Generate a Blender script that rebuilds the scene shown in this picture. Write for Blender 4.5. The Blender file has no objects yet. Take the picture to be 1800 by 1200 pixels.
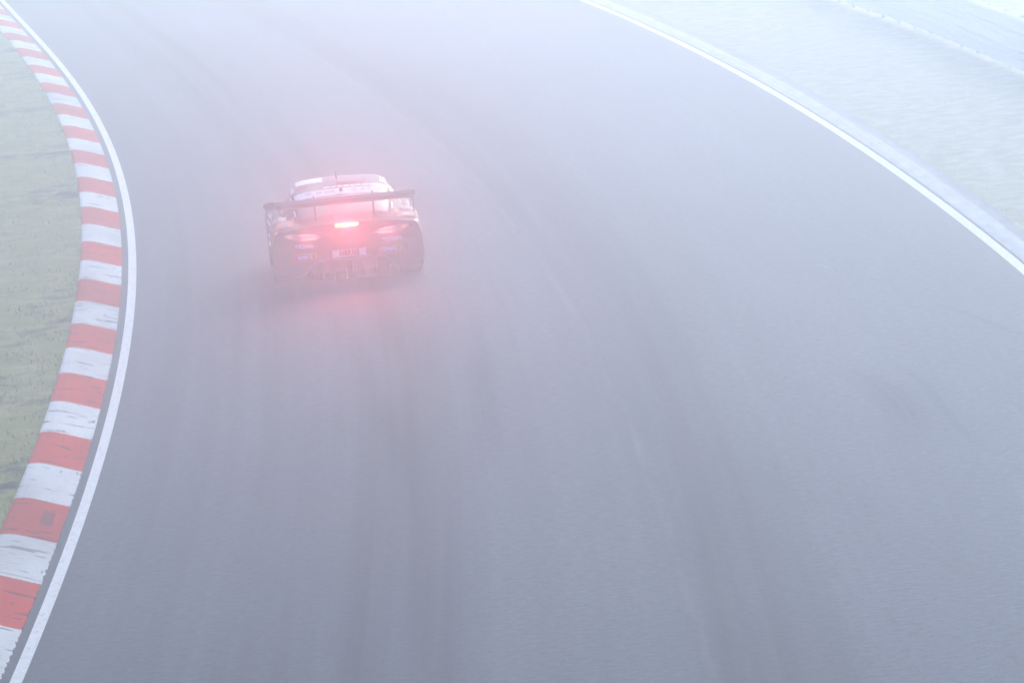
import bpy, bmesh, math, random
import numpy as np
from mathutils import Vector, Matrix, Euler
from mathutils.bvhtree import BVHTree

R = math.radians
scene = bpy.context.scene
COL = scene.collection

# ------------------------------------------------------------------ camera
CAM_H = 9.03
cam_d = bpy.data.cameras.new('camera')
cam = bpy.data.objects.new('camera', cam_d)
COL.objects.link(cam)
cam_d.sensor_width = 36.0
cam_d.lens = 248.0
cam_d.clip_start = 0.5
cam_d.clip_end = 3000.0
cam.matrix_world = (Matrix.Translation((0, 0, CAM_H))
                    @ Matrix.Rotation(R(90 - 6.132), 4, 'X')
                    @ Matrix.Rotation(R(-6.2), 4, 'Z'))
scene.camera = cam

# ------------------------------------------------------------------ sky, sun, exposure
SUN_EL = R(20)
world = bpy.data.worlds.new('World')
scene.world = world
world.use_nodes = True
wn = world.node_tree.nodes
sky = wn.new('ShaderNodeTexSky')
sky.sky_type = 'NISHITA'
sky.sun_disc = False
sky.sun_elevation = SUN_EL
sky.sun_rotation = R(18)
sky.air_density = 1.0
sky.dust_density = 1.5
sky.ozone_density = 6.0
wn['Background'].inputs['Strength'].default_value = 0.07
world.node_tree.links.new(sky.outputs['Color'], wn['Background'].inputs['Color'])

sun_d = bpy.data.lights.new('sun', 'SUN')
sun_d.energy = 1.5
sun_d.angle = R(34)
sun_d.color = (1.0, 0.965, 0.915)
sun = bpy.data.objects.new('sun', sun_d)
COL.objects.link(sun)
# the sun stands ahead of the camera (towards +Y), light travels back towards the viewer
sun.rotation_euler = (-(R(90) - SUN_EL), 0, R(-18))

vs = scene.view_settings
scene.display_settings.display_device = 'sRGB'
vs.view_transform = 'Standard'
vs.look = 'None'
vs.gamma = 1.0
vs.use_curve_mapping = False
vs.exposure = 1.42

scene.render.engine = 'CYCLES'
cy = scene.cycles
cy.use_denoising = True
cy.volume_bounces = 2
cy.max_bounces = 6
cy.diffuse_bounces = 2
cy.sample_clamp_indirect = 6.0
cy.blur_glossy = 0.5
cy.caustics_reflective = False
cy.caustics_refractive = False

random.seed(7)
rng = np.random.default_rng(11)


# ------------------------------------------------------------------ helpers
def tag(o, label=None, cat=None, group=None, kind=None):
    if label: o['label'] = label
    if cat: o['category'] = cat
    if group: o['group'] = group
    if kind: o['kind'] = kind
    return o


def mesh_obj(name, verts, faces, mat=None, parent=None, smooth=False, uvs=None):
    me = bpy.data.meshes.new(name)
    me.from_pydata([tuple(map(float, v)) for v in verts], [], [tuple(f) for f in faces])
    if uvs is not None:
        lay = me.uv_layers.new(name='uv')
        for lp in me.loops:
            lay.data[lp.index].uv = tuple(map(float, uvs[lp.vertex_index]))
    if smooth:
        for p in me.polygons: p.use_smooth = True
    if mat is not None: me.materials.append(mat)
    me.update()
    o = bpy.data.objects.new(name, me)
    COL.objects.link(o)
    if parent is not None: o.parent = parent
    return o


def grid_faces(n, m):
    """n rows of m vertices"""
    return [(i * m + j, i * m + j + 1, (i + 1) * m + j + 1, (i + 1) * m + j)
            for i in range(n - 1) for j in range(m - 1)]


def empty(name, loc=(0, 0, 0), rz=0.0):
    o = bpy.data.objects.new(name, None)
    COL.objects.link(o)
    o.location = loc
    o.rotation_euler = (0, 0, rz)
    o.empty_display_size = 0.3
    return o


class NT:
    """tiny helper round a material's node tree"""
    def __init__(self, name):
        self.m = bpy.data.materials.new(name)
        self.m.use_nodes = True
        self.n = self.m.node_tree.nodes
        self.l = self.m.node_tree.links
        self.b = self.n['Principled BSDF']

    def node(self, t, **kw):
        nd = self.n.new(t)
        for k, v in kw.items():
            if hasattr(nd, k): setattr(nd, k, v)
        return nd

    def link(self, a, b): self.l.new(a, b)

    def val(self, sock, v):
        if hasattr(v, 'is_output'): self.l.new(v, sock)
        else: sock.default_value = v

    def math(self, op, a, b=0.0, c=0.0, clamp=False):
        nd = self.n.new('ShaderNodeMath'); nd.operation = op; nd.use_clamp = clamp
        self.val(nd.inputs[0], a); self.val(nd.inputs[1], b)
        if len(nd.inputs) > 2: self.val(nd.inputs[2], c)
        return nd.outputs[0]

    def mix(self, fac, a, b):
        nd = self.n.new('ShaderNodeMix'); nd.data_type = 'RGBA'
        self.val(nd.inputs[0], fac)
        for s, v in ((nd.inputs[6], a), (nd.inputs[7], b)):
            if hasattr(v, 'is_output'): self.l.new(v, s)
            else: s.default_value = (*v, 1.0) if len(v) == 3 else v
        return nd.outputs[2]

    def ramp(self, fac, stops, interp='LINEAR'):
        nd = self.n.new('ShaderNodeValToRGB')
        cr = nd.color_ramp; cr.interpolation = interp
        while len(cr.elements) < len(stops): cr.elements.new(0.5)
        for e, (p, c) in zip(cr.elements, stops):
            e.position = p
            e.color = (c, c, c, 1) if isinstance(c, (int, float)) else (*c, 1)
        self.val(nd.inputs[0], fac)
        return nd.outputs[0]

    def noise(self, vec, scale, detail=4, rough=0.55, dist=0.0):
        nd = self.n.new('ShaderNodeTexNoise')
        nd.inputs['Scale'].default_value = scale
        nd.inputs['Detail'].default_value = detail
        nd.inputs['Roughness'].default_value = rough
        nd.inputs['Distortion'].default_value = dist
        if vec is not None: self.l.new(vec, nd.inputs['Vector'])
        return nd.outputs[0]

    def scaled(self, vec, s):
        nd = self.n.new('ShaderNodeMapping')
        nd.inputs['Scale'].default_value = s
        self.l.new(vec, nd.inputs['Vector'])
        return nd.outputs[0]

    def bump(self, h, strength, dist):
        nd = self.n.new('ShaderNodeBump')
        nd.inputs['Strength'].default_value = strength
        nd.inputs['Distance'].default_value = dist
        self.l.new(h, nd.inputs['Height'])
        self.l.new(nd.outputs[0], self.b.inputs['Normal'])

    def set(self, **kw):
        for k, v in kw.items():
            s = self.b.inputs[k]
            if hasattr(v, 'is_output'): self.l.new(v, s)
            else: s.default_value = (*v, 1.0) if isinstance(v, tuple) and len(v) == 3 else v
        return self

    def coord(self, which='Object'):
        return self.n.new('ShaderNodeTexCoord').outputs[which]

    def uv(self):
        nd = self.n.new('ShaderNodeUVMap'); nd.uv_map = 'uv'
        sp = self.n.new('ShaderNodeSeparateXYZ')
        self.l.new(nd.outputs[0], sp.inputs[0])
        return nd.outputs[0], sp.outputs[0], sp.outputs[1]


def plain(name, col, rough=0.5, spec=0.5, metal=0.0, var=0.12, scale=9.0):
    """a painted or moulded surface with a little unevenness"""
    t = NT(name)
    f = t.noise(t.coord(), scale, 5, 0.6)
    a = tuple(max(0.0, c * (1 - var)) for c in col); b = tuple(min(1.0, c * (1 + var)) for c in col)
    t.set(**{'Base Color': t.mix(f, a, b), 'Roughness': rough, 'Specular IOR Level': spec, 'Metallic': metal})
    return t.m


# ------------------------------------------------------------------ the lie of the track (plan curves, metres)
def quart(c, y):
    return np.polyval(c, (np.asarray(y, float) - 100) / 50)


def with_ends(fn, y, y0, y1, k0, k1):
    """fn between y0 and y1; outside them the curve runs on with constant curvature"""
    y = np.asarray(y, float)
    e = 0.5
    s0 = (fn(y0 + e) - fn(y0)) / e; s1 = (fn(y1) - fn(y1 - e)) / e
    mid = fn(np.clip(y, y0, y1))
    d0 = np.minimum(y - y0, 0); d1 = np.maximum(y - y1, 0)
    return mid + s0 * d0 + k0 * d0 ** 2 / 2 + s1 * d1 + k1 * d1 ** 2 / 2


C_IN = [0.1606, 0.0432, -1.8074, -2.1753, -5.3069]
C_OUT = [-1.3654, -2.1611, 5.752]
K = -0.00115


def x_left(y):        # inner edge of the left white line
    return with_ends(lambda t: quart(C_IN, t), y, 58, 172, K, K)


def x_right(y):       # inner edge of the right white line
    return with_ends(lambda t: quart(C_OUT, t), y, 62, 152, K, K)


def normal_of(fn, y):
    s = (fn(y + .25) - fn(y - .25)) / .5
    n = np.stack([np.ones_like(s), -s], -1)
    return n / np.linalg.norm(n, axis=-1, keepdims=True)


def offset(fn, y, d):
    """points d metres to the right of the curve"""
    y = np.asarray(y, float)
    return np.stack([fn(y), y], -1) + normal_of(fn, y) * np.asarray(d, float)[..., None]


def ribbon(name, fn, ys, prof, mat, parent=None, smooth=False, vs=None, wob=None):
    """sweep a profile [(offset, z), ...] along a plan curve; uv = (offset, along)"""
    V, U = [], []
    for j, (d, z) in enumerate(prof):
        dd = np.full(len(ys), float(d))
        if wob is not None: dd = dd + wob[j]
        p = offset(fn, ys, dd)
        V.append(np.column_stack([p, np.full(len(ys), z)]))
        U.append(np.column_stack([np.full(len(ys), d), ys if vs is None else vs]))
    V = np.stack(V, 1).reshape(-1, 3); U = np.stack(U, 1).reshape(-1, 2)
    F = grid_faces(len(ys), len(prof))
    F = [tuple(reversed(f)) if prof[-1][0] > prof[0][0] else f for f in F]
    F = [tuple(reversed(f)) for f in F]
    return mesh_obj(name, V, F, mat, parent, smooth, U)


# ------------------------------------------------------------------ materials of the place
def mat_asphalt():
    t = NT('asphalt')
    uv, u, v = t.uv()
    ob = t.coord()
    fine = t.noise(ob, 38, 3, 0.7)
    grain = t.noise(ob, 9, 5, 0.65)
    patch = t.noise(t.scaled(uv, (0.55, 0.06, 1)), 1.0, 4, 0.55)
    streak = t.noise(t.scaled(uv, (2.6, 0.018, 1)), 1.0, 5, 0.6)
    streak2 = t.noise(t.scaled(uv, (9.0, 0.03, 1)), 1.0, 3, 0.6)
    wob = t.math('MULTIPLY', t.math('SUBTRACT', t.noise(t.scaled(uv, (0.0, 0.05, 1)), 1.0, 3), 0.5), 0.5)
    # rubber laid along the racing line: bands across the track width
    uu = t.math('DIVIDE', t.math('ADD', t.math('ADD', u, wob),
                                 t.math('MULTIPLY', t.math('SUBTRACT', v, 65.0), 0.012)), 10.6)
    bands = t.ramp(uu, [(0.0, .50), (.05, .45), (.12, .55), (.20, .62), (.265, .62), (.295, .92), (.325, .60),
                        (.355, .95), (.39, .62), (.43, .46), (.50, .36), (.545, .40), (.585, .80), (.66, .62),
                        (.71, .30), (.85, .08), (1.0, .10)])
    dark = t.math('MULTIPLY', bands, t.math('ADD', t.math('MULTIPLY', streak, 1.5), 0.05))
    dark = t.math('ADD', dark, t.math('MULTIPLY', t.math('SUBTRACT', streak2, 0.5), 0.22))
    dark = t.math('ADD', dark, t.math('MULTIPLY', t.math('SUBTRACT', patch, 0.5), 0.6), clamp=True)
    base = t.mix(dark, (0.070, 0.092, 0.138), (0.007, 0.011, 0.022))
    # speckle of pale and dark stones
    sp = t.math('ADD', t.math('MULTIPLY', t.math('SUBTRACT', fine, 0.5), 2.6),
                t.math('MULTIPLY', t.math('SUBTRACT', grain, 0.5), 2.3))
    base2 = t.n.new('ShaderNodeHueSaturation')
    t.l.new(base, base2.inputs['Color'])
    t.l.new(t.math('ADD', 1.0, sp), base2.inputs['Value'])
    # paving joint, a thin pale wandering line
    su = t.math('SUBTRACT', t.math('ADD', u, t.math('MULTIPLY', wob, 0.4)),
                t.math('SUBTRACT', 6.06, t.math('MULTIPLY', t.math('SUBTRACT', v, 65.0), 0.0135)))
    seam = t.math('SUBTRACT', 1.0, t.math('DIVIDE', t.math('ABSOLUTE', su), 0.085), clamp=True)
    broken = t.ramp(t.noise(t.scaled(uv, (6, 0.35, 1)), 1.0, 4, .6), [(.40, 0.0), (.62, 1.0)])
    col = t.mix(t.math('MULTIPLY', seam, t.math('MULTIPLY', broken, 0.38)), base2.outputs[0], (0.14, 0.145, 0.16))
    t.set(**{'Base Color': col, 'Roughness': 0.85,
             'Specular IOR Level': t.math('SUBTRACT', 0.074, t.math('MULTIPLY', dark, 0.052))})
    t.bump(fine, 0.25, 0.01)
    return t.m


def mat_line():
    t = NT('line_paint')
    uv, u, v = t.uv()
    ob = t.coord()
    w = t.noise(t.scaled(ob, (9, 2.2, 1)), 2.4, 5, .65)
    worn = t.ramp(w, [(.30, 1.0), (.42, .25), (.58, 0.0)])
    fl = t.noise(ob, 24, 3, .6)
    pits = t.ramp(fl, [(.30, 1.0), (.40, 0.0)])
    f = t.math('MAXIMUM', t.math('MULTIPLY', worn, .55), t.math('MULTIPLY', pits, .55))
    t.set(**{'Base Color': t.mix(f, (0.86, 0.845, 0.81), (0.20, 0.20, 0.21)), 'Roughness': .8,
             'Specular IOR Level': .2})
    return t.m


def mat_kerb():
    t = NT('kerb_paint')
    uv, u, v = t.uv()            # u: metres from the toe (negative towards the grass), v: stripe number
    ob = t.coord()
    jag = t.math('MULTIPLY', t.math('SUBTRACT', t.noise(t.scaled(uv, (40, 3, 1)), 1.0, 3, .7), .5), .06)
    vv = t.math('ADD', v, jag)
    odd = t.math('GREATER_THAN', t.math('MODULO', vv, 2.0), 1.0)
    tone = t.noise(t.scaled(uv, (3.0, 1.3, 1)), 1.0, 4, .6)
    red = t.mix(tone, (0.66, 0.056, 0.032), (0.78, 0.092, 0.058))
    white = t.mix(tone, (0.77, 0.755, 0.72), (0.90, 0.885, 0.85))
    col = t.mix(odd, white, red)
    # dirt: short cracks across the kerb, chips, scuffs
    cr = t.noise(t.scaled(uv, (2.0, 11, 1)), 1.0, 3, .6, .3)
    crack = t.ramp(cr, [(.36, 1.0), (.40, 0.0)])
    ch = t.noise(t.scaled(uv, (9, 5, 1)), 1.0, 4, .7)
    chip = t.ramp(ch, [(.33, 1.0), (.37, 0.0)])
    sc = t.noise(t.scaled(uv, (1.2, .5, 1)), 1.0, 3, .5)
    scuff = t.math('MULTIPLY', t.ramp(sc, [(.35, .55), (.62, 0.0)]), t.noise(t.scaled(uv, (5, 30, 1)), 1.0, 3, .6))
    f = t.math('MAXIMUM', t.math('MAXIMUM', t.math('MULTIPLY', crack, .75), t.math('MULTIPLY', chip, .8)), scuff)
    col = t.mix(f, col, (0.07, 0.068, 0.07))
    # the paint stops raggedly short of the toe and of the back edge
    edge = t.noise(t.scaled(uv, (3, 14, 1)), 1.0, 4, .75)
    e1 = t.math('GREATER_THAN', t.math('ADD', u, t.math('MULTIPLY', edge, .12)), 0.060)
    e2 = t.math('LESS_THAN', t.math('SUBTRACT', u, t.math('MULTIPLY', edge, .06)), -0.62)
    e = t.math('MAXIMUM', e1, e2)
    col = t.mix(e, col, t.mix(edge, (0.05, 0.05, 0.055), (0.09, 0.085, 0.08)))
    t.set(**{'Base Color': col, 'Roughness': .9, 'Specular IOR Level': 0.0})
    t.bump(t.math('ADD', ch, t.math('MULTIPLY', crack, -.6)), .4, .01)
    return t.m


def mat_concrete():
    t = NT('kerb_concrete')
    uv, u, v = t.uv()
    n = t.noise(t.scaled(uv, (4, .8, 1)), 1.6, 5, .65)
    s = t.noise(t.scaled(uv, (22, .12, 1)), 1.0, 3, .6)
    a = t.ramp(t.math('DIVIDE', u, .46), [(0.0, (.68, .665, .62)), (.50, (.78, .765, .72)), (.58, (.52, .515, .48)),
                                           (.95, (.40, .40, .36))])
    f = t.math('ADD', t.math('MULTIPLY', n, .75), t.math('MULTIPLY', s, .6))
    hs = t.n.new('ShaderNodeHueSaturation')
    t.l.new(a, hs.inputs['Color']); t.l.new(t.math('ADD', f, .33), hs.inputs['Value'])
    t.set(**{'Base Color': hs.outputs[0], 'Roughness': .95, 'Specular IOR Level': 0.0})
    return t.m


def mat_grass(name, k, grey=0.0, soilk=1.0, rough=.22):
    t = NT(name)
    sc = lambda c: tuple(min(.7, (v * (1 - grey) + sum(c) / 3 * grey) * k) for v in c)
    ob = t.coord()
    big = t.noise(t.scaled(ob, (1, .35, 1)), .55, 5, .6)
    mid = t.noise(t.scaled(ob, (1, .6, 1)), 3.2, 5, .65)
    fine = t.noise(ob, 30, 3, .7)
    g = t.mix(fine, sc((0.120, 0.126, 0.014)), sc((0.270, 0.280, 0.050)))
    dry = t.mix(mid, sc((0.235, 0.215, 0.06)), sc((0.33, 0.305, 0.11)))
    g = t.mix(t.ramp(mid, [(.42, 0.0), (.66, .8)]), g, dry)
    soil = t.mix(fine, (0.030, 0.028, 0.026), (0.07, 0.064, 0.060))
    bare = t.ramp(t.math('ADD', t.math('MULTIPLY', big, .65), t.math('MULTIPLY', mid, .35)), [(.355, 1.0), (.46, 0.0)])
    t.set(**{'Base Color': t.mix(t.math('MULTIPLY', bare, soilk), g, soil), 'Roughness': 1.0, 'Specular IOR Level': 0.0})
    t.bump(t.math('ADD', mid, t.math('MULTIPLY', fine, .5)), rough, .03)
    return t.m


def mat_blades():
    t = NT('grass_blades')
    ob = t.coord()
    mid = t.noise(t.scaled(ob, (1, .6, 1)), 2.6, 4, .6)
    fine = t.noise(ob, 25, 2, .7)
    g = t.mix(fine, (0.20, 0.21, 0.050), (0.37, 0.375, 0.115))
    t.set(**{'Base Color': t.mix(t.ramp(mid, [(.4, 0.0), (.65, .75)]), g, (0.36, 0.34, 0.16)), 'Roughness': 1.0,
             'Specular IOR Level': 0.0})
    return t.m


M = {}
M['asphalt'] = mat_asphalt()
M['line'] = mat_line()
M['kerb'] = mat_kerb()
M['concrete'] = mat_concrete()
M['grass'] = mat_grass('grass_ground', 1.45, .22)
M['verge_fogged'] = mat_grass('pale_fogged_grass', 2.7, .68, .12, .06)  # pale verge, whitened and flattened further in place of thicker fog
M['blades'] = mat_blades()

# ------------------------------------------------------------------ ground, track and its lines
Y0, Y1 = -45.0, 330.0
ys = np.concatenate([np.arange(Y0, 40, 3.0), np.arange(40, 190, 0.75), np.arange(190, Y1 + 1, 3.0)])

gx = np.linspace(-190, 190, 77); gy = np.linspace(-60, 350, 83)
GX, GY = np.meshgrid(gx, gy)
ground = mesh_obj('ground', np.column_stack([GX.ravel(), GY.ravel(), np.full(GX.size, -0.03)]),
                  grid_faces(len(gy), len(gx)), M['grass'])
tag(ground, kind='structure')

# the carriageway, from just under the left kerb to the right kerb
V, U = [], []
NL = 15
for y in ys:
    a = float(x_left(np.array([y]))[0]) - 0.12
    b = float(x_right(np.array([y]))[0]) + 0.26
    for k in range(NL):
        x = a + (b - a) * k / (NL - 1)
        V.append((x, y, 0.0)); U.append(((b - a) * k / (NL - 1), y))
track = mesh_obj('track', V, grid_faces(len(ys), NL), M['asphalt'], None, False, U)
tag(track, kind='structure')

ribbon('edge_line', x_left, ys, [(0.0, .004), (0.115, .004)], M['line'], track)
ribbon('edge_line', x_right, ys, [(0.0, .004), (0.135, .004)], M['line'], track)

# faint tyre marks and a scrape, thin sheets on the asphalt
def mat_mark(name, col, amount):
    t = NT(name)
    uv, u, v = t.uv()
    n = t.noise(t.scaled(uv, (30, .6, 1)), 1.0, 4, .6)
    fade = t.math('MULTIPLY', t.math('MULTIPLY', u, t.math('SUBTRACT', 1.0, u)), 4.0)
    lng = t.math('MULTIPLY', t.math('MULTIPLY', v, t.math('SUBTRACT', 1.0, v)), 4.0, clamp=True)
    a = t.math('MULTIPLY', t.math('MULTIPLY', fade, lng), t.math('MULTIPLY', t.ramp(n, [(.3, .2), (.6, 1.0)]), amount), clamp=True)
    t.set(**{'Base Color': col, 'Roughness': 1.0, 'Specular IOR Level': 0.0, 'Alpha': a})
    return t.m


M['rubber_mark'] = mat_mark('tyre_mark', (0.016, 0.017, 0.022), .5)
M['faint_mark'] = mat_mark('faint_tyre_mark', (0.016, 0.017, 0.022), .26)
M['scrape'] = mat_mark('scrape_mark', (0.42, 0.42, 0.42), .8)


def mark(name, pts, width, mat, z=.004):
    pts = np.array(pts, float)
    tt = np.linspace(0, 1, len(pts)); s = np.linspace(0, 1, 41)
    deg = min(3, len(pts) - 1)
    px = np.polyval(np.polyfit(tt, pts[:, 0], deg), s); py = np.polyval(np.polyfit(tt, pts[:, 1], deg), s)
    d = np.column_stack([np.gradient(px), np.gradient(py)]); d /= np.linalg.norm(d, axis=1)[:, None]
    n = np.column_stack([d[:, 1], -d[:, 0]])
    V, U = [], []
    for k in range(5):
        q = np.column_stack([px, py]) + n * width * (k / 4 - .5)
        V.append(np.column_stack([q, np.full(41, z)])); U.append(np.column_stack([np.full(41, k / 4), s]))
    return mesh_obj(name, np.stack(V, 1).reshape(-1, 3), grid_faces(41, 5), mat, track, False, np.stack(U, 1).reshape(-1, 2))


mark('tyre_mark', [(4.1, 77.51), (4.33, 76.54), (4.34, 74.68), (4.38, 72.59), (4.5, 70.82), (4.66, 68.78)], .16, M['faint_mark'])
mark('tyre_mark', [(3.6, 77.6), (3.85, 76.03), (3.98, 74.23), (4.0, 72.22), (3.95, 69.87)], .55, M['faint_mark'], .0055)
mark('tyre_mark', [(5.01, 83.21), (5.15, 82.6), (5.37, 81.07), (5.66, 79.32), (5.9, 77.76)], .13, M['faint_mark'])
mark('tyre_mark', [(-.46, 88.5), (-.39, 81.95), (-.37, 77.34), (-.30, 70.0)], .34, M['faint_mark'])
mark('tyre_mark', [(-1.85, 86.58), (-1.62, 80.18), (-1.39, 75.13), (-1.2, 68.0)], .30, M['faint_mark'])
mark('scrape', [(3.77, 89.89), (4.02, 88.92), (4.2, 87.9)], .09, M['scrape'])

# ------------------------------------------------------------------ left kerb, striped red and white
STRIPE_Y = [158.65, 155.56, 152.29, 148.94, 145.87, 142.89, 139.66, 136.42, 133.21, 129.93, 126.86, 123.6, 120.69,
            117.6, 114.6, 111.5, 108.57, 105.41, 102.42, 99.35, 96.48, 93.38, 90.38, 87.44, 84.49, 81.47, 78.45,
            75.57, 72.64, 69.82, 66.91, 63.93]
sy = np.array(STRIPE_Y[::-1]); sn = np.arange(len(sy), dtype=float)          # rising with y
sy = np.concatenate([sy[0] - 3.0 * np.arange(36, 0, -1), sy, sy[-1] + 3.15 * np.arange(1, 60)])
sn = np.arange(len(sy), dtype=float) + 1.0
yk = np.concatenate([np.arange(Y0, 40, 3.0), np.arange(40, 185, 0.5), np.arange(185, Y1 + 1, 3.0)])
vk = np.interp(yk, sy, sn)
KG = -0.090                                                             # toe of the kerb, left of the white line
kerb = ribbon('kerb', x_left, yk,
              [(KG, -0.02), (KG, .012), (KG - .10, .045), (KG - .25, .098), (KG - .38, .142), (KG - .46, .160),
               (KG - .54, .165), (KG - .575, .155), (KG - .58, -0.02)],
              M['kerb'], None, False, vk)
for lp in kerb.data.loops:
    q = kerb.data.uv_layers['uv'].data[lp.index]
    q.uv = (q.uv[0] - KG, q.uv[1])
tag(kerb, 'raised kerb painted in red and white stripes along the left grass', 'kerb')
M['hatch'] = plain('hatch_iron', (0.30, 0.075, 0.065), .9, 0.0)
hy = 70.9
hp = offset(x_left, np.array([hy, hy + 1.0]), np.array([KG - .11, KG - .11]))
hq = offset(x_left, np.array([hy, hy + 1.0]), np.array([KG - .23, KG - .23]))
mesh_obj('hatch', [(*hp[0], .0545), (*hp[1], .0545), (*hq[1], .096), (*hq[0], .096),
                   (*hp[0], .040), (*hp[1], .040), (*hq[1], .080), (*hq[0], .080)],
         [(0, 3, 2, 1), (0, 1, 5, 4), (1, 2, 6, 5), (2, 3, 7, 6), (3, 0, 4, 7)], M['hatch'], kerb)

# ------------------------------------------------------------------ right kerb, flat pale concrete
wr = np.zeros((5, len(yk)))
wr[3] = wr[4] = 0.022 * np.interp(yk, np.linspace(Y0, Y1, 900), rng.normal(size=900))
kerb2 = ribbon('kerb', x_right, yk, [(.17, -.02), (.17, .010), (.40, .03), (.60, .035), (.62, -.04)],
               M['concrete'], None, False, None, wr)
for lp in kerb2.data.loops:
    q = kerb2.data.uv_layers['uv'].data[lp.index]
    q.uv = (q.uv[0] - .17, q.uv[1])
tag(kerb2, 'flat pale concrete kerb outside the right white line', 'kerb')


# ------------------------------------------------------------------ grass verges
def bumps(x, y):
    return (np.sin(x * 1.7 + y * .31) * .5 + np.sin(x * .6 - y * .83 + 1.3) * .5 + np.sin(y * 1.9 + x * 2.9) * .35) * .018


def verge(name, fn, d0, z0, side, width):
    ds = np.concatenate([[0, .06, .18, .4, .7], np.linspace(1.1, 9, 14), np.linspace(12, width, 10)])
    V = []
    for d in ds:
        p = offset(fn, yk, np.full(len(yk), d0 + side * d))
        z = z0 + bumps(p[:, 0], p[:, 1]) * min(1, .3 + d) + .004 * d
        V.append(np.column_stack([p, z]))
    V = np.stack(V, 1).reshape(-1, 3)
    F = grid_faces(len(yk), len(ds))
    if side < 0: F = [tuple(reversed(f)) for f in F]
    o = mesh_obj(name, V, F, M['grass' if side < 0 else 'verge_fogged'], None, True)
    tag(o, kind='structure')
    return o


verge('grass_verge', x_left, KG - .576, .145, -1, 60)
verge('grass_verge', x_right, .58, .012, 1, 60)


def blades(name, fn, d0, z0, side, y0, y1, dmax, n, hgt):
    y = rng.uniform(y0, y1, n)
    d = rng.uniform(0.0, 1.0, n) ** 1.3 * dmax
    # tufts: thin out by a clumpy field
    p = offset(fn, y, d0 + side * d)
    c = np.sin(p[:, 0] * 5.1 + np.sin(p[:, 1] * 1.3) * 2) + np.sin(p[:, 1] * 2.3 + p[:, 0] * 3.7) + rng.normal(size=n) * .8
    keep = (c > -.3) | (d < .03)
    p, d = p[keep], d[keep]; n = len(p)
    z = z0 + bumps(p[:, 0], p[:, 1]) * np.minimum(1, .3 + d) + .004 * d - .004
    h = hgt * rng.uniform(.45, 1.25, n); w = .006 + .006 * rng.uniform(size=n)
    a = rng.uniform(0, 2 * np.pi, n); ln = h * rng.uniform(.2, 1.0, n); b = rng.uniform(0, 2 * np.pi, n)
    V = np.empty((n, 3, 3))
    V[:, 0] = np.column_stack([p[:, 0] - np.cos(a) * w, p[:, 1] - np.sin(a) * w, z])
    V[:, 1] = np.column_stack([p[:, 0] + np.cos(a) * w, p[:, 1] + np.sin(a) * w, z])
    V[:, 2] = np.column_stack([p[:, 0] + np.cos(b) * ln, p[:, 1] + np.sin(b) * ln, z + h])
    me = bpy.data.meshes.new(name)
    me.vertices.add(3 * n); me.vertices.foreach_set('co', V.ravel())
    me.loops.add(3 * n); me.loops.foreach_set('vertex_index', np.arange(3 * n, dtype=np.int32))
    me.polygons.add(n); me.polygons.foreach_set('loop_start', np.arange(0, 3 * n, 3, dtype=np.int32))
    me.update(calc_edges=True)
    me.materials.append(M['blades'])
    o = bpy.data.objects.new(name, me); COL.objects.link(o)
    return o


tag(blades('grass', x_left, KG - .57, .145, -1, 55, 150, 5.0, 45000, .034),
    'short patchy green and straw grass behind the striped kerb', 'grass', kind='stuff')
tag(blades('grass', x_right, .58, .012, 1, 75, 150, 7.0, 9000, .028),
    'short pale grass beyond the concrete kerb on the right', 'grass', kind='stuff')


# ------------------------------------------------------------------ guardrail beyond the right verge
def x_rail(y):
    return with_ends(lambda t: np.interp(t, [100, 108, 116, 123, 128.5, 132.5, 150, 170],
                                         [9.66, 9.30, 8.87, 8.45, 8.08, 7.76, 6.3, 4.4]), y, 101, 168, K, K)


M['galv'] = plain('galvanised_steel', (0.86, 0.84, 0.78), .8, .05, 0, .12, 3)
M['post'] = plain('post_steel', (0.55, 0.54, 0.51), .7, .1, 0)
rail = empty('guardrail', (float(x_rail(np.array([120.]))[0]), 120, 0))
tag(rail, 'triple corrugated steel guardrail beyond the grass on the right', 'guardrail')
yr = np.arange(70, 200, 1.0)
for k in range(3):
    zb = .10 + .305 * k
    # W-shaped beam, troughs and crests facing the track
    prof = [(.00, 0), (-.035, .012), (-.075, .045), (-.080, .085), (-.03, .125), (-.005, .145), (-.005, .165),
            (-.03, .185), (-.080, .225), (-.075, .265), (-.035, .295), (.00, .30)]
    o = ribbon('rail', x_rail, yr, [(d, zb + z) for d, z in prof], M['galv'], None, True)
    o.parent = rail; o.matrix_parent_inverse = Matrix.Translation(rail.location).inverted()
for y in np.arange(72, 198, 2.0):
    x = float(x_rail(np.array([y]))[0]) + .06
    bm = bmesh.new(); bmesh.ops.create_cube(bm, size=1)
    bmesh.ops.scale(bm, vec=(.055, .10, 1.04), verts=bm.verts)
    bmesh.ops.translate(bm, vec=(x + .0, y, .50), verts=bm.verts)
    me = bpy.data.meshes.new('post'); bm.to_mesh(me); bm.free(); me.materials.append(M['post'])
    o = bpy.data.objects.new('post', me); COL.objects.link(o)
    o.parent = rail; o.matrix_parent_inverse = Matrix.Translation(rail.location).inverted()

# ================================================================== the race car
# car space: x right, y forwards from the tail, z up
def paint(name, col, rough=.6, coat=0.0, var=.08):
    t = NT(name)
    f = t.noise(t.coord(), 6, 4, .6)
    g = t.noise(t.coord(), 55, 3, .6)
    a = tuple(c * (1 - var) for c in col); b = tuple(min(1, c * (1 + var)) for c in col)
    dirt = t.ramp(t.noise(t.scaled(t.coord(), (3, 3, 5)), 2.2, 5, .65), [(.45, 0.0), (.75, .35)])
    t.set(**{'Base Color': t.mix(dirt, t.mix(f, a, b), (.075, .07, .068)),
             'Roughness': t.math('ADD', t.math('MULTIPLY', g, .12), rough),
             'Specular IOR Level': .10, 'Coat Weight': coat, 'Coat Roughness': .3})
    return t.m


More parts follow.
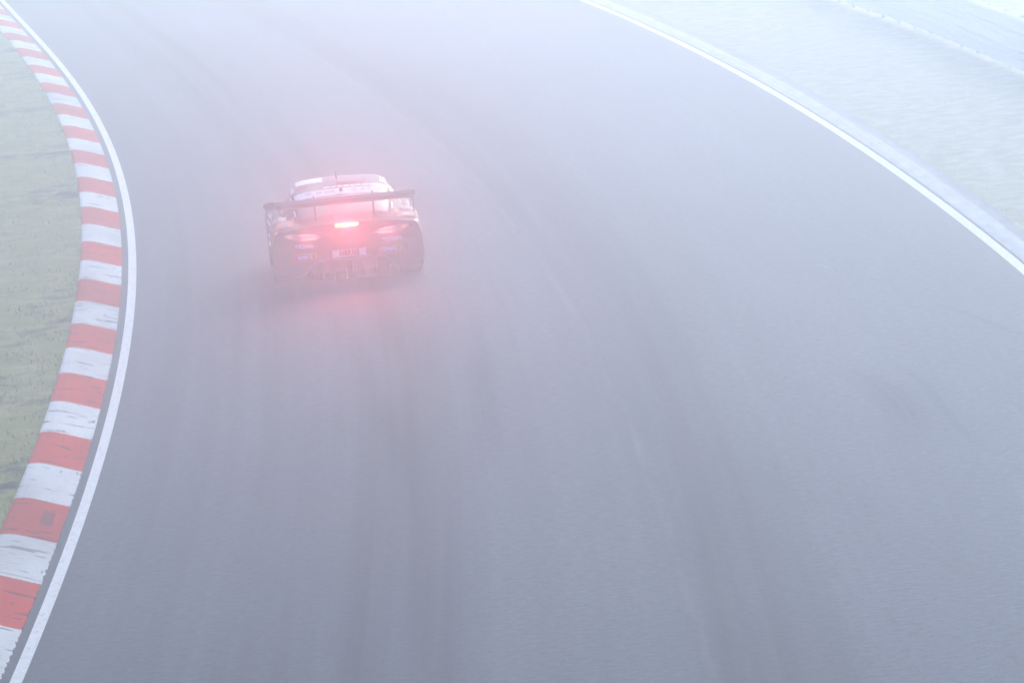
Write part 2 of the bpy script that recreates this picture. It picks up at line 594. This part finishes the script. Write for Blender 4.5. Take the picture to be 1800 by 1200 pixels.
def emitter(name, col, strength):
    t = NT(name)
    t.set(**{'Base Color': (.3, .02, .02), 'Roughness': .3, 'Emission Color': col, 'Emission Strength': strength})
    return t.m


M['body'] = paint('body_paint', (.020, .016, .020))
M['roof'] = paint('roof_paint', (.30, .24, .27), .6)
M['red'] = paint('red_livery', (.42, .035, .03), .6, 0.0)
M['orange'] = paint('orange_livery', (.62, .20, .10), .6, 0.0)
M['white'] = plain('white_vinyl', (.90, .90, .90), .6, .2, 0, .04)
M['blue'] = plain('blue_vinyl', (.10, .24, .60), .4, .4, 0, .08)
M['yellow'] = plain('yellow_vinyl', (.75, .55, .08), .4, .4, 0, .08)
M['olive'] = plain('olive_vinyl', (.26, .22, .06), .4, .4, 0, .08)
M['ink'] = plain('black_vinyl', (.02, .02, .022), .45, .4)
M['grey_ink'] = plain('grey_vinyl', (.42, .38, .40), .5, .3)
M['pale'] = plain('pale_livery', (.16, .14, .15), .6, .2)
M['plate_pink_lit'] = plain('plate_pink_lit', (.52, .42, .43), .5, .3)  # pink light falling on the plate centre is mixed into this colour
M['glass'] = plain('car_glass', (.035, .034, .038), .45, .25, 0, .1)
M['carbon'] = plain('carbon_fibre', (.022, .022, .024), .38, .5, 0, .3, 40)
M['edge'] = plain('worn_carbon_edge', (.17, .155, .16), .5, .4, 0, .25, 30)
M['fin'] = plain('fin_carbon', (.034, .032, .034), .6, .2, 0, .25, 30)
M['edge_glint'] = plain('bumper_glint', (.11, .10, .105), .6, .2)  # pale tone stands for light on the bumper edge
M['mirror'] = plain('mirror_shell', (.10, .085, .095), .5, .2)
M['lip'] = plain('wing_lip_pale', (.34, .30, .32), .5, .3, 0, .1, 30)  # lip lighter than the rest of the wing
M['tyre'] = plain('tyre_rubber', (.018, .018, .019), .85, .2, 0, .3, 30)
M['rim'] = plain('wheel_metal', (.09, .09, .10), .35, .5, .7)
M['lens'] = plain('red_lens', (.56, .25, .26), .2, .6)
M['strip'] = emitter('tail_light_strip', (1.0, .62, .58), .36)
M['lamp'] = emitter('rain_light_led', (1.0, .44, .06), 2.3)
M['amber'] = plain('amber_reflector', (.80, .62, .22), .25, .6)

CAR_LOC = (-2.03, 93.3, 0.0)
car = empty('race_car', CAR_LOC, R(2.8))
car.rotation_euler = (0, R(0.9), R(2.8))
tag(car, 'dark race car with rear wing and glowing red rain light driving away into fog', 'race car')


def catmull(P, n):
    """smooth curve through rows of P, n samples"""
    P = np.asarray(P, float)
    Q = np.concatenate([[2 * P[0] - P[1]], P, [2 * P[-1] - P[-2]]])
    s = np.linspace(0, len(P) - 1, n); i = np.minimum(s.astype(int), len(P) - 2); f = (s - i).reshape((-1,) + (1,) * (P.ndim - 1))
    a, b, c, d = Q[i], Q[i + 1], Q[i + 2], Q[i + 3]
    return .5 * (2 * b + (c - a) * f + (2 * a - 5 * b + 4 * c - d) * f ** 2 + (3 * b - a - 3 * c + d) * f ** 3)


def tail_y(x, z):
    """depth of the tail fascia: rounded in plan, tucked under the lip and under the bumper"""
    x = np.abs(x)
    y = .15 * x ** 3 + .05 * np.exp(-((z - .67) / .07) ** 2) * (x < .95) - .02 * np.exp(-((z - .50) / .09) ** 2)
    return y + .22 * np.clip(.40 - z, 0, 1) ** 1.3 * (x < 2)


SEC_Y = [0.0, .35, .95, 1.6, 2.4, 3.1, 3.7, 4.35, 4.72]
SEC = [
    [(0, .33), (.45, .33), (.63, .16), (.92, .155), (.985, .22), (1.0, .50), (.955, .70), (.84, .765), (.45, .80), (0, .825)],
    [(0, .30), (.45, .30), (.63, .15), (.93, .15), (.99, .22), (1.01, .50), (.985, .73), (.89, .815), (.5, .835), (0, .85)],
    [(0, .12), (.45, .12), (.63, .12), (.94, .12), (1.0, .20), (1.015, .50), (.995, .76), (.90, .865), (.62, .85), (0, .85)],
    [(0, .10), (.45, .10), (.63, .10), (.90, .10), (.95, .20), (.955, .50), (.945, .76), (.87, .84), (.6, .85), (0, .85)],
    [(0, .10), (.45, .10), (.63, .10), (.90, .10), (.945, .20), (.945, .50), (.935, .74), (.86, .82), (.6, .84), (0, .85)],
    [(0, .10), (.45, .10), (.63, .10), (.92, .10), (.97, .20), (.975, .50), (.965, .77), (.88, .84), (.6, .84), (0, .86)],
    [(0, .10), (.45, .10), (.63, .10), (.94, .10), (.99, .20), (1.005, .50), (.99, .75), (.88, .83), (.5, .80), (0, .80)],
    [(0, .09), (.45, .09), (.63, .09), (.92, .09), (.95, .18), (.955, .42), (.91, .60), (.78, .68), (.4, .70), (0, .70)],
    [(0, .10), (.30, .10), (.48, .10), (.66, .10), (.72, .16), (.74, .36), (.69, .48), (.56, .55), (.3, .57), (0, .58)],
]


def body_shell():
    secs = catmull(np.array(SEC), 49)                       # along the car
    ysec = np.interp(np.linspace(0, len(SEC_Y) - 1, 49), range(len(SEC_Y)), SEC_Y)
    rows = []
    for k, (s, y) in enumerate(zip(secs, ysec)):
        half = catmull(s, 31)
        full = np.vstack([half, half[-2:0:-1] * [-1, 1]])   # right half up, left half down
        t = max(0.0, 1 - y / .35)
        yy = y + t * tail_y(full[:, 0], full[:, 1]) + (.30 * np.abs(full[:, 0]) ** 2 * -max(0, (y - 3.9) / .82))
        rows.append(np.column_stack([full[:, 0], yy, full[:, 1]]))
    n, m = len(rows), len(rows[0])
    V = np.vstack(rows)
    F = [(i * m + j, i * m + (j + 1) % m, (i + 1) * m + (j + 1) % m, (i + 1) * m + j) for i in range(n - 1) for j in range(m)]
    # tail fascia: a grid between the lower and upper halves of the first ring
    half = catmull(np.array(SEC[0]), 31)
    top = half[15:]; low = half[:16]
    base = len(V)
    xs = np.concatenate([-np.linspace(.985, 0, 20)[:-1], np.linspace(0, .985, 20)])
    zt = np.interp(np.abs(xs), top[::-1, 0], top[::-1, 1]); zl = np.interp(np.abs(xs), low[:, 0], low[:, 1])
    cap = []
    for f in np.linspace(0, 1, 15):
        z = zl + (zt - zl) * f
        cap.append(np.column_stack([xs, tail_y(xs, z), z]))
    cap = np.vstack(cap)
    F += [tuple(base + q for q in f) for f in grid_faces(15, len(xs))]
    # nose cap
    V = np.vstack([V, cap, [[0, 4.74, .34]]])
    c = len(V) - 1
    F += [((n - 1) * m + j, (n - 1) * m + (j + 1) % m, c) for j in range(m)]
    o = mesh_obj('body', V, F, M['body'], car, True)
    bm = bmesh.new(); bm.from_mesh(o.data)
    bmesh.ops.remove_doubles(bm, verts=bm.verts, dist=.004)
    bmesh.ops.recalc_face_normals(bm, faces=bm.faces)
    bm.to_mesh(o.data); bm.free()
    for p in o.data.polygons: p.use_smooth = True
    return o


body = body_shell()
# wheel arches are cut out of the shell
cut = bmesh.new()
for yc in (.95, 3.62):
    for s in (-1, 1):
        g = bmesh.ops.create_cone(cut, cap_ends=True, segments=40, radius1=.375, radius2=.375, depth=.44,
                                  matrix=Matrix.Translation((s * .90, yc, .345)) @ Matrix.Rotation(R(90), 4, 'Y'))
cm = bpy.data.meshes.new('arch_cut'); cut.to_mesh(cm); cut.free()
co = bpy.data.objects.new('arch_cut', cm); COL.objects.link(co); co.parent = car
md = body.modifiers.new('arches', 'BOOLEAN'); md.operation = 'DIFFERENCE'; md.object = co; md.solver = 'EXACT'
bpy.context.view_layer.update()
dg = bpy.context.evaluated_depsgraph_get()
nm = bpy.data.meshes.new_from_object(body.evaluated_get(dg))
body.modifiers.clear()
if len(nm.polygons) > 500: body.data = nm
bpy.data.objects.remove(co)

# ---- greenhouse
CAB_Y = [.2, .6, 1.0, 1.4, 1.8, 2.2, 2.6, 2.9, 3.3, 3.6]
CAB = [
    [(.62, .78), (.60, .805), (.45, .830), (0, .84)],
    [(.74, .78), (.66, .88), (.48, .945), (0, .965)],
    [(.82, .78), (.68, .95), (.50, 1.035), (0, 1.06)],
    [(.86, .78), (.69, 1.02), (.51, 1.115), (0, 1.14)],
    [(.87, .78), (.69, 1.07), (.53, 1.18), (0, 1.21)],
    [(.87, .78), (.68, 1.09), (.54, 1.215), (0, 1.25)],
    [(.87, .78), (.67, 1.08), (.53, 1.205), (0, 1.245)],
    [(.86, .78), (.68, 1.02), (.52, 1.14), (0, 1.18)],
    [(.82, .77), (.70, .91), (.5, .97), (0, 1.0)],
    [(.76, .76), (.70, .81), (.5, .845), (0, .86)],
]
NC = 61
cab_half = np.array([catmull(s, 21) for s in catmull(np.array(CAB), NC)])        # NC x 21 x 2
cab_y = np.interp(np.linspace(0, len(CAB_Y) - 1, NC), range(len(CAB_Y)), CAB_Y)


def cab_point(y, t):
    """point on the cabin; t = -1 left sill .. 0 roof centre .. 1 right sill"""
    i = np.clip(np.interp(y, cab_y, np.arange(NC)), 0, NC - 1.001); k = int(i); f = i - k
    h = cab_half[k] * (1 - f) + cab_half[k + 1] * f
    s = (1 - abs(t)) * 20
    return np.array([math.copysign(1, t) * np.interp(s, range(21), h[:, 0]), y, np.interp(s, range(21), h[:, 1])])


def cab_patch(name, ya, yb, ta, tb, mat, parent, lift, n=12, m=12, taper=0.0):
    V = []
    for i in range(n):
        y = ya + (yb - ya) * i / (n - 1)
        for j in range(m):
            f = j / (m - 1)
            t = ta + (tb - ta) * f
            t *= 1 - taper * (1 - i / (n - 1))
            p = cab_point(y, t)
            du = cab_point(y + .02, t) - cab_point(y - .02, t); dv = cab_point(y, min(1, t + .02)) - cab_point(y, max(-1, t - .02))
            nn = np.cross(dv, du); nn /= np.linalg.norm(nn) + 1e-9
            if nn[2] < 0: nn = -nn
            V.append(p + nn * lift)
    return mesh_obj(name, V, [tuple(reversed(f)) for f in grid_faces(n, m)], mat, parent, True)


V = []
for k in range(NC):
    h = cab_half[k]
    full = np.vstack([h, h[-2::-1] * [-1, 1]])
    V.append(np.column_stack([full[:, 0], np.full(len(full), cab_y[k]), full[:, 1]]))
mm = len(V[0])
cabin = mesh_obj('cabin', np.vstack(V), grid_faces(NC, mm), M['body'], car, True)
roof = cab_patch('roof_panel', 1.66, 2.66, -.60, .60, M['roof'], cabin, .004, 16, 24)
rear_win = cab_patch('rear_window', .42, 1.52, -.52, .52, M['glass'], car, .004, 16, 20, .06)
cab_patch('windscreen', 2.75, 3.5, -.56, .56, M['glass'], car, .004)
for s in (-1, 1):
    cab_patch('side_window', 1.55, 2.85, s * .62, s * .90, M['glass'], car, .004)

bpy.context.view_layer.update()


def bvh_of(objs):
    bm = bmesh.new()
    for o in objs: bm.from_mesh(o.data)
    t = BVHTree.FromBMesh(bm)
    return t, bm


TREE, _keep = bvh_of([body, cabin])


def on_tail(x, z, lift=.004):
    h = TREE.ray_cast(Vector((x, -1.5, z)), Vector((0, 1, 0)))
    return Vector((x, h[0].y - lift, z)) if h[0] else Vector((x, .05, z))


def on_top(x, y, lift=.004):
    h = TREE.ray_cast(Vector((x, y, 2.0)), Vector((0, 0, -1)))
    return Vector((x, y, h[0].z + lift)) if h[0] else Vector((x, y, .85))


def on_side(s, y, z, lift=.004):
    h = TREE.ray_cast(Vector((s * 2.0, y, z)), Vector((-s, 0, 0)))
    return Vector((h[0].x + s * lift, y, z)) if h[0] else Vector((s * 1.0, y, z))


def tail_patch(name, quad, mat, parent, lift=.004, n=8, m=4):
    """quad: 4 (x,z) corners, lower left, lower right, upper right, upper left; laid on the tail"""
    a, b, c, d = [np.array(q, float) for q in quad]
    V = []
    for i in range(m):
        for j in range(n):
            u, w = j / (n - 1), i / (m - 1)
            p = (a * (1 - u) + b * u) * (1 - w) + (d * (1 - u) + c * u) * w
            V.append(on_tail(p[0], p[1], lift))
    return mesh_obj(name, V, grid_faces(m, n), mat, parent)


def top_patch(name, quad, mat, parent, lift=.004, n=7, m=7):
    a, b, c, d = [np.array(q, float) for q in quad]
    V = []
    for i in range(m):
        for j in range(n):
            u, w = j / (n - 1), i / (m - 1)
            p = (a * (1 - u) + b * u) * (1 - w) + (d * (1 - u) + c * u) * w
            V.append(on_top(p[0], p[1], lift))
    return mesh_obj(name, V, grid_faces(m, n), mat, parent, True)


def text_mesh(txt, width, height, bold=0.0):
    cu = bpy.data.curves.new('lettering', 'FONT'); cu.body = txt; cu.size = 1.0; cu.offset = bold; cu.resolution_u = 3
    o = bpy.data.objects.new('lettering', cu); COL.objects.link(o)
    bpy.context.view_layer.update()
    me = bpy.data.meshes.new_from_object(o.evaluated_get(bpy.context.evaluated_depsgraph_get()))
    bpy.data.objects.remove(o); bpy.data.curves.remove(cu)
    co = np.array([v.co[:2] for v in me.vertices]); lo, hi = co.min(0), co.max(0)
    co = (co - lo) / (hi - lo) * [width, height] - [width / 2, height / 2]
    F = [tuple(p.vertices) for p in me.polygons]
    bpy.data.meshes.remove(me)
    return co, F


def tail_text(name, txt, cx, cz, w, h, mat, parent, slope=0.0, lift=.006, bold=.02):
    co, F = text_mesh(txt, w, h, bold)
    V = [on_tail(cx + p[0], cz + p[1] + slope * p[0], lift) for p in co]
    return mesh_obj(name, V, F, mat, parent)


# ---- tail lights: long lenses that narrow towards the middle, each with two lit strips
def tail_light(s):
    outline = [(.345, .652), (.45, .628), (.62, .630), (.74, .648), (.82, .682), (.835, .712), (.78, .722), (.64, .722),
               (.50, .708), (.40, .682)]
    V = [on_tail(s * x, z, .022) for x, z in outline]
    n = len(V)
    cx = sum((v for v in V), Vector()) / n; cx.y -= .018
    W = [on_tail(s * x, z, -.03) for x, z in outline]
    F = [(i, (i + 1) % n, 2 * n) for i in range(n)] + [(i, n + i, n + (i + 1) % n, (i + 1) % n) for i in range(n)]
    if s > 0: pass
    o = mesh_obj('tail_light', V + W + [cx], F, M['lens'], car, False)
    bm = bmesh.new(); bm.from_mesh(o.data); bmesh.ops.recalc_face_normals(bm, faces=bm.faces); bm.to_mesh(o.data); bm.free()
    for (xa, za, xb, zb, w) in ((.43, .688, .62, .703, .0085), (.41, .645, .61, .640, .0085), (.74, .690, .79, .700, .010)):
        q = [(s * xa, za - w), (s * xb, zb - w), (s * xb, zb + w), (s * xa, za + w)]
        V2 = [on_tail(x, z, .050) for x, z in q] + [on_tail(x, z, .018) for x, z in q]
        mesh_obj('light_strip', V2, [(0, 1, 2, 3), (0, 4, 5, 1), (1, 5, 6, 2), (2, 6, 7, 3), (3, 7, 4, 0)], M['strip'], o)
    return o


for s in (-1, 1): tail_light(s)

# ---- ducktail lip across the tail
lip = []
xs = np.linspace(-.86, .86, 35)
for x in xs:
    z = .825 - .065 * abs(x / .86) ** 2.2
    y0 = .15 * abs(x) ** 3
    lip += [(x, y0 + .16, z - .010), (x, y0 - .030, z + .006), (x, y0 - .032, z - .012), (x, y0 + .05, z - .045)]
mesh_obj('boot_lip', lip, grid_faces(35, 4), M['body'], car, True)

# ---- rain light
bm = bmesh.new(); bmesh.ops.create_cube(bm, size=1)
bmesh.ops.scale(bm, vec=(.315, .03, .044), verts=bm.verts)
bmesh.ops.bevel(bm, geom=bm.edges[:], offset=.012, segments=3, affect='EDGES')
bmesh.ops.translate(bm, vec=(0, -.050, .797), verts=bm.verts)
me = bpy.data.meshes.new('rain_light'); bm.to_mesh(me); bm.free(); me.materials.append(M['lamp'])
rain = bpy.data.objects.new('rain_light', me); COL.objects.link(rain); rain.parent = car


def red_beam(x, z, watts, y=-.10):
    ld = bpy.data.lights.new('red_beam', 'SPOT')
    ld.energy = watts; ld.color = (1.0, .05, .07); ld.spot_size = R(84); ld.spot_blend = 1.0; ld.shadow_soft_size = .05
    lo = bpy.data.objects.new('red_beam', ld); COL.objects.link(lo); lo.parent = car
    lo.location = (x, y, z); lo.rotation_euler = (R(-90), 0, 0)


red_beam(0, .797, 140)                       # the rain light, and the two lit tail lights
red_beam(-.56, .672, 18)
red_beam(.56, .672, 18)

# ---- plate, lettering and stickers on the tail
plate = tail_patch('number_plate', [(-.225, .365), (.225, .365), (.225, .475), (-.225, .475)], M['white'], car, .012)
tail_patch('plate_panel', [(-.135, .383), (.135, .383), (.135, .475), (-.135, .475)], M['plate_pink_lit'], plate, .015)
tail_text('plate_text', 'H&R', -.045, .427, .15, .078, M['ink'], plate, 0, .019, .03)
for k in range(3):
    x = .058 + .030 * k
    tail_patch('plate_stripe', [(x - .012, .388), (x + .006, .388), (x, .466), (x - .018, .466)], M['ink'], plate, .019, 2, 4)
for s in (-1, 1):
    tail_text('tyre_maker_text', 'YOKOHAMA', s * .585, .555, .262, .056, M['white'], car, 0, .014, .06)
    cx = s * .570
    tail_patch('sticker_backing', [(cx - .20, .350), (cx + .20, .345), (cx + .17, .468), (cx - .17, .468)], M['red'], car, .005)
    st = tail_patch('blue_sticker', [(cx - .135, .375), (cx + .045, .375), (cx + .045, .452), (cx - .135, .452)], M['blue'], car, .009)
    for xa, xb, za, zb in ((-.115, .025, .408, .424), (-.115, -.06, .388, .402), (-.05, .02, .390, .400)):
        tail_patch('sticker_text', [(cx + xa, za), (cx + xb, za), (cx + xb, zb), (cx + xa, zb)], M['white'], st, .012, 4, 2)
    st = tail_patch('yellow_sticker', [(cx + .047, .375), (cx + .140, .375), (cx + .140, .462), (cx + .047, .462)], M['yellow'], car, .009)
    tail_patch('sticker_figure', [(cx + .080, .383), (cx + .108, .383), (cx + .108, .452), (cx + .080, .452)], M['olive'], st, .012, 2, 2)

# ---- light caught on the bumper edge, painted as a pale tube round the diffuser
def tube(name, pts, r, mat, parent, seg=6, closed=False):
    pts = [Vector(p) for p in pts]
    V, F = [], []
    for i, p in enumerate(pts):
        d = (pts[min(i + 1, len(pts) - 1)] - pts[max(i - 1, 0)]).normalized()
        a = d.orthogonal().normalized(); b = d.cross(a)
        if i:                                               # keep the frame from twisting
            a = (pa - d * pa.dot(d)).normalized(); b = d.cross(a)
        pa = a
        rr = r[i] if isinstance(r, (list, tuple)) else r
        V += [p + (a * math.cos(2 * math.pi * k / seg) + b * math.sin(2 * math.pi * k / seg)) * rr for k in range(seg)]
    for i in range(len(pts) - 1):
        F += [(i * seg + k, i * seg + (k + 1) % seg, (i + 1) * seg + (k + 1) % seg, (i + 1) * seg + k) for k in range(seg)]
    F += [tuple(range(seg))[::-1], tuple((len(pts) - 1) * seg + k for k in range(seg))]
    return mesh_obj(name, V, F, mat, parent, True)


half = catmull(np.array(SEC[0]), 61)
edge = [(x, z) for x, z in half if z < .46 and x < 1.01][0:44]
for s in (-1, 1):
    pts = [(s * x, float(tail_y(np.array(x), np.array(z))) - .004, z) for x, z in edge if x > .32]
    tube('bumper_edge_glint', pts, .009, M['edge_glint'], car)

# ---- diffuser with upright fins
dv = []
for y, z in ((.03, .33), (.06, .31), (.9, .09)):
    for x in np.linspace(-.60, .60, 9): dv.append((x, y + .07, z - .004))
diff = mesh_obj('diffuser', dv, grid_faces(3, 9), M['carbon'], car)
diff_back = mesh_obj('diffuser_tray', [(-.54, .14, .060), (.54, .14, .060), (.54, 1.0, .075), (-.54, 1.0, .075),
                                       (-.54, .14, .072), (.54, .14, .072), (.54, 1.0, .088), (-.54, 1.0, .088)],
                     [(0, 3, 2, 1), (4, 5, 6, 7), (0, 1, 5, 4), (1, 2, 6, 5), (2, 3, 7, 6), (3, 0, 4, 7)], M['carbon'], car)
for x in (-.52, -.36, -.20, -.05, .05, .20, .36, .52):
    w = .009
    t = .30 if abs(x) < .5 else .27
    mesh_obj('fin', [(x - w, .10, .066), (x + w, .10, .066), (x + w, .10, t), (x - w, .10, t),
                     (x - w, .75, .075), (x + w, .75, .075), (x + w, .75, .13), (x - w, .75, .13)],
             [(0, 1, 2, 3), (4, 7, 6, 5), (0, 4, 5, 1), (1, 5, 6, 2), (2, 6, 7, 3), (3, 7, 4, 0)], M['fin'], diff)

# ---- wheels
def lathe(name, prof, mat, parent, seg=36):
    V, F = [], []
    for k in range(seg):
        a = 2 * math.pi * k / seg
        V += [(x, r * math.cos(a), r * math.sin(a)) for x, r in prof]
    m = len(prof)
    F = [(k * m + j, k * m + j + 1, ((k + 1) % seg) * m + j + 1, ((k + 1) % seg) * m + j) for k in range(seg) for j in range(m - 1)]
    return mesh_obj(name, V, F, mat, parent, True)


for yc in (.95, 3.62):
    for s in (-1, 1):
        w = empty('wheel', (s * .835, yc, .345)); w.parent = car
        lathe('tyre', [(-.150, .235), (-.158, .29), (-.145, .335), (-.11, .345), (.11, .345), (.145, .335), (.158, .29), (.150, .235)], M['tyre'], w)
        rm = lathe('rim', [(-.145, .238), (-.145, .225), (.10, .22), (s * .145, .225), (s * .145, .238)], M['rim'], w)
        sv, sf = [], []
        for k in range(10):
            a = 2 * math.pi * k / 10
            c, q = math.cos(a), math.sin(a)
            b = len(sv)
            for x, r, hw in ((s * .11, .03, .03), (s * .135, .225, .018)):
                sv += [(x, r * c - hw * q, r * q + hw * c), (x, r * c + hw * q, r * q - hw * c),
                       (x - s * .03, r * c + hw * q, r * q - hw * c), (x - s * .03, r * c - hw * q, r * q + hw * c)]
            sf += [(b, b + 1, b + 5, b + 4), (b + 1, b + 2, b + 6, b + 5), (b + 2, b + 3, b + 7, b + 6), (b + 3, b, b + 4, b + 7)]
        mesh_obj('spokes', sv, sf, M['rim'], w)

# ---- rear wing on two swan necks
def foil(x, chord=.34, thick=.035, y0=-.09, z0=1.150):
    """closed section of the wing at span x: trailing edge at the tail, nose forwards"""
    n = 9
    s = np.linspace(0, 1, n)
    th = thick * (1.5 * np.sqrt(1 - s + 1e-6) * s ** .6 + .06)
    up = [(y0 + chord * q, z0 - .085 * q + .05 * q * (1 - q) * -1 + t * .35) for q, t in zip(s, th)]
    dn = [(y0 + chord * q, z0 - .085 * q + .05 * q * (1 - q) * -1 - t * .75) for q, t in zip(s, th)]
    return up + dn[::-1]


V = []
spans = np.linspace(-.905, .905, 21)
for x in spans: V += [(x, y, z) for y, z in foil(x)]
m = 18
F = [(i * m + j, i * m + (j + 1) % m, (i + 1) * m + (j + 1) % m, (i + 1) * m + j) for i in range(20) for j in range(m)]
F += [tuple(range(m)), tuple(20 * m + k for k in range(m))[::-1]]
wing = mesh_obj('rear_wing', V, F, M['carbon'], car, True)
bm = bmesh.new(); bm.from_mesh(wing.data); bmesh.ops.recalc_face_normals(bm, faces=bm.faces); bm.to_mesh(wing.data); bm.free()
# upright lip along the trailing edge
g = []
for x in spans: g += [(x, -.094, 1.135), (x, -.100, 1.186), (x, -.088, 1.186), (x, -.080, 1.140)]
mesh_obj('wing_lip', g, grid_faces(21, 4), M['lip'], wing)
for s in (-1, 1):
    x = s * .912
    o2 = [(-.13, 1.195), (.02, 1.195), (.26, 1.14), (.28, 1.02), (.16, .93), (-.02, .88), (-.10, .95)]
    V = [(x - .006, y, z) for y, z in o2] + [(x + .006, y, z) for y, z in o2]
    n = len(o2)
    mesh_obj('endplate', V, [tuple(range(n))[::-1], tuple(range(n, 2 * n))] + [(i, (i + 1) % n, n + (i + 1) % n, n + i) for i in range(n)],
             M['edge'], wing)
    x = s * .39
    pts = [(x, .34, .80), (x, .30, .90), (x, .33, 1.05), (x, .30, 1.16), (x, .16, 1.205), (x, .06, 1.17), (x, .04, 1.13)]
    tube('swan_neck', [tuple(p) for p in catmull(np.array(pts), 19)], [.016 - .007 * (i / 18) for i in range(19)], M['carbon'], wing)

# ---- door mirrors
for s in (-1, 1):
    bm = bmesh.new(); bmesh.ops.create_icosphere(bm, subdivisions=3, radius=1)
    bmesh.ops.scale(bm, vec=(.112, .10, .058), verts=bm.verts)
    for v in bm.verts:
        if v.co.y < -.03: v.co.y = -.03
    bmesh.ops.translate(bm, vec=(s * .93, 2.45, .93), verts=bm.verts)
    me = bpy.data.meshes.new('door_mirror'); bm.to_mesh(me); bm.free(); me.materials.append(M['mirror'])
    for p in me.polygons: p.use_smooth = True
    o = bpy.data.objects.new('door_mirror', me); COL.objects.link(o); o.parent = car
    mesh_obj('mirror_glass', [(s * .93 + .095 * math.cos(a), 2.416, 0.93 + .042 * math.sin(a)) for a in np.linspace(0, 2 * math.pi, 24)[:-1]],
             [tuple(range(23))], M['glass'], o)
    tube('mirror_arm', [(s * .80, 2.50, .84), (s * .85, 2.48, .90), (s * .90, 2.46, .935)], .016, M['carbon'], o)

# ---- roof fittings
p = cab_point(2.1, -.05)
tube('antenna', [(-.02, 2.1, p[2] - .01), (-.02, 2.05, p[2] + .13)], [.008, .003], M['ink'], car)
p = cab_point(1.95, .40)
tube('antenna', [(p[0], 1.95, p[2] - .01), (p[0], 1.92, p[2] + .06)], [.007, .003], M['ink'], car)
bm = bmesh.new(); bmesh.ops.create_icosphere(bm, subdivisions=3, radius=.026)
bmesh.ops.scale(bm, vec=(1, 1.6, 1), verts=bm.verts)
p = cab_point(1.36, 0); bmesh.ops.translate(bm, vec=(.01, 1.36, p[2] + .022), verts=bm.verts)
me = bpy.data.meshes.new('rear_camera'); bm.to_mesh(me); bm.free(); me.materials.append(M['red'])
o = bpy.data.objects.new('rear_camera', me); COL.objects.link(o); o.parent = car

# ---- livery on roof, window and flanks
ban = cab_patch('window_banner', 1.19, 1.50, -.50, .50, M['white'], car, .008, 6, 30)
for a, b in ((-.30, -.24), (-.20, -.15), (-.13, -.05), (.09, .14), (.16, .20), (.22, .25), (.28, .38)):
    cab_patch('banner_text', 1.33, 1.42, a, b, M['grey_ink'], ban, .011, 3, 6)
lt = cab_patch('roof_band', 1.52, 1.655, -.54, .54, M['ink'], cabin, .006, 4, 30)
for a, b in ((-.10, -.05), (-.04, .0), (.01, .05), (.06, .11), (.12, .15), (.16, .20), (.21, .26), (.27, .30)):
    cab_patch('band_text', 1.55, 1.625, a - .03, b - .03, M['white'], lt, .010, 3, 5)
for ta, tb, ya, yb, mt in ((-.58, -.44, 1.70, 2.05, 'white'), (.36, .50, 1.75, 2.2, 'white'), (-.38, -.12, 1.95, 2.45, 'white'),
                           (-.40, -.26, 1.68, 1.80, 'red'), (-.02, .20, 1.70, 1.86, 'red'), (.36, .52, 1.67, 1.74, 'red')):
    cab_patch('roof_graphic', ya, yb, ta, tb, M[mt], cabin, .009, 6, 6)
for s in (-1, 1):
    cab_patch('pillar_text', 1.15, 1.62, s * .60, s * .635, M['white'], cabin, .008, 8, 4)
    cab_patch('pillar_text', .62, .92, s * .585, s * .635, M['white'], cabin, .008, 8, 4)
    # sweeping orange and white shapes over the rear fender
    top_patch('fender_graphic', [(s * .96, .30), (s * .70, .22), (s * .66, .75), (s * .90, .62)], M['orange'], car, .005)
    top_patch('fender_graphic', [(s * .97, .66), (s * .80, .72), (s * .74, 1.15), (s * .95, 1.25)], M['pale'], car, .005)
    top_patch('fender_graphic', [(s * .86, .34), (s * .78, .32), (s * .77, .44), (s * .84, .46)], M['ink'], car, .008)
    top_patch('fender_graphic', [(s * .84, .80), (s * .79, .80), (s * .78, 1.0), (s * .83, 1.02)], M['ink'], car, .008)
    o = tail_patch('side_reflector', [(s * .905, .742), (s * .955, .728), (s * .958, .752), (s * .915, .765)], M['amber'], car, .006, 4, 3)
    for k, (za, zb, mt) in enumerate(((.80, .73, 'white'), (.70, .63, 'white'), (.60, .54, 'red'), (.50, .45, 'white'), (.40, .33, 'white'), (.28, .24, 'red'))):
        V = []
        for z in (zb, za):
            for y in np.linspace(2.55, 3.15, 7): V.append(on_side(s, y + .1 * k / 5, z, .005))
        mesh_obj('side_sticker', V, grid_faces(2, 7), M[mt], car)
_keep.free()

# ------------------------------------------------------------------ fog: one even box of air round everything
HAZE = 0.0055
bm = bmesh.new(); bmesh.ops.create_cube(bm, size=1)
bmesh.ops.scale(bm, vec=(420, 450, 11.0), verts=bm.verts)
bmesh.ops.translate(bm, vec=(0, 140, 4.4), verts=bm.verts)
hm = bpy.data.meshes.new('haze'); bm.to_mesh(hm); bm.free()
haze = bpy.data.objects.new('haze', hm); COL.objects.link(haze)
mt = bpy.data.materials.new('haze_air'); mt.use_nodes = True
nt = mt.node_tree
nt.nodes.remove(nt.nodes['Principled BSDF'])
pv = nt.nodes.new('ShaderNodeVolumePrincipled')
pv.inputs['Density'].default_value = HAZE
pv.inputs['Color'].default_value = (0.775, 0.857, 1.0, 1)
pv.inputs['Anisotropy'].default_value = 0.92
nt.links.new(pv.outputs[0], nt.nodes['Material Output'].inputs['Volume'])
hm.materials.append(mt)
tag(haze, kind='stuff')
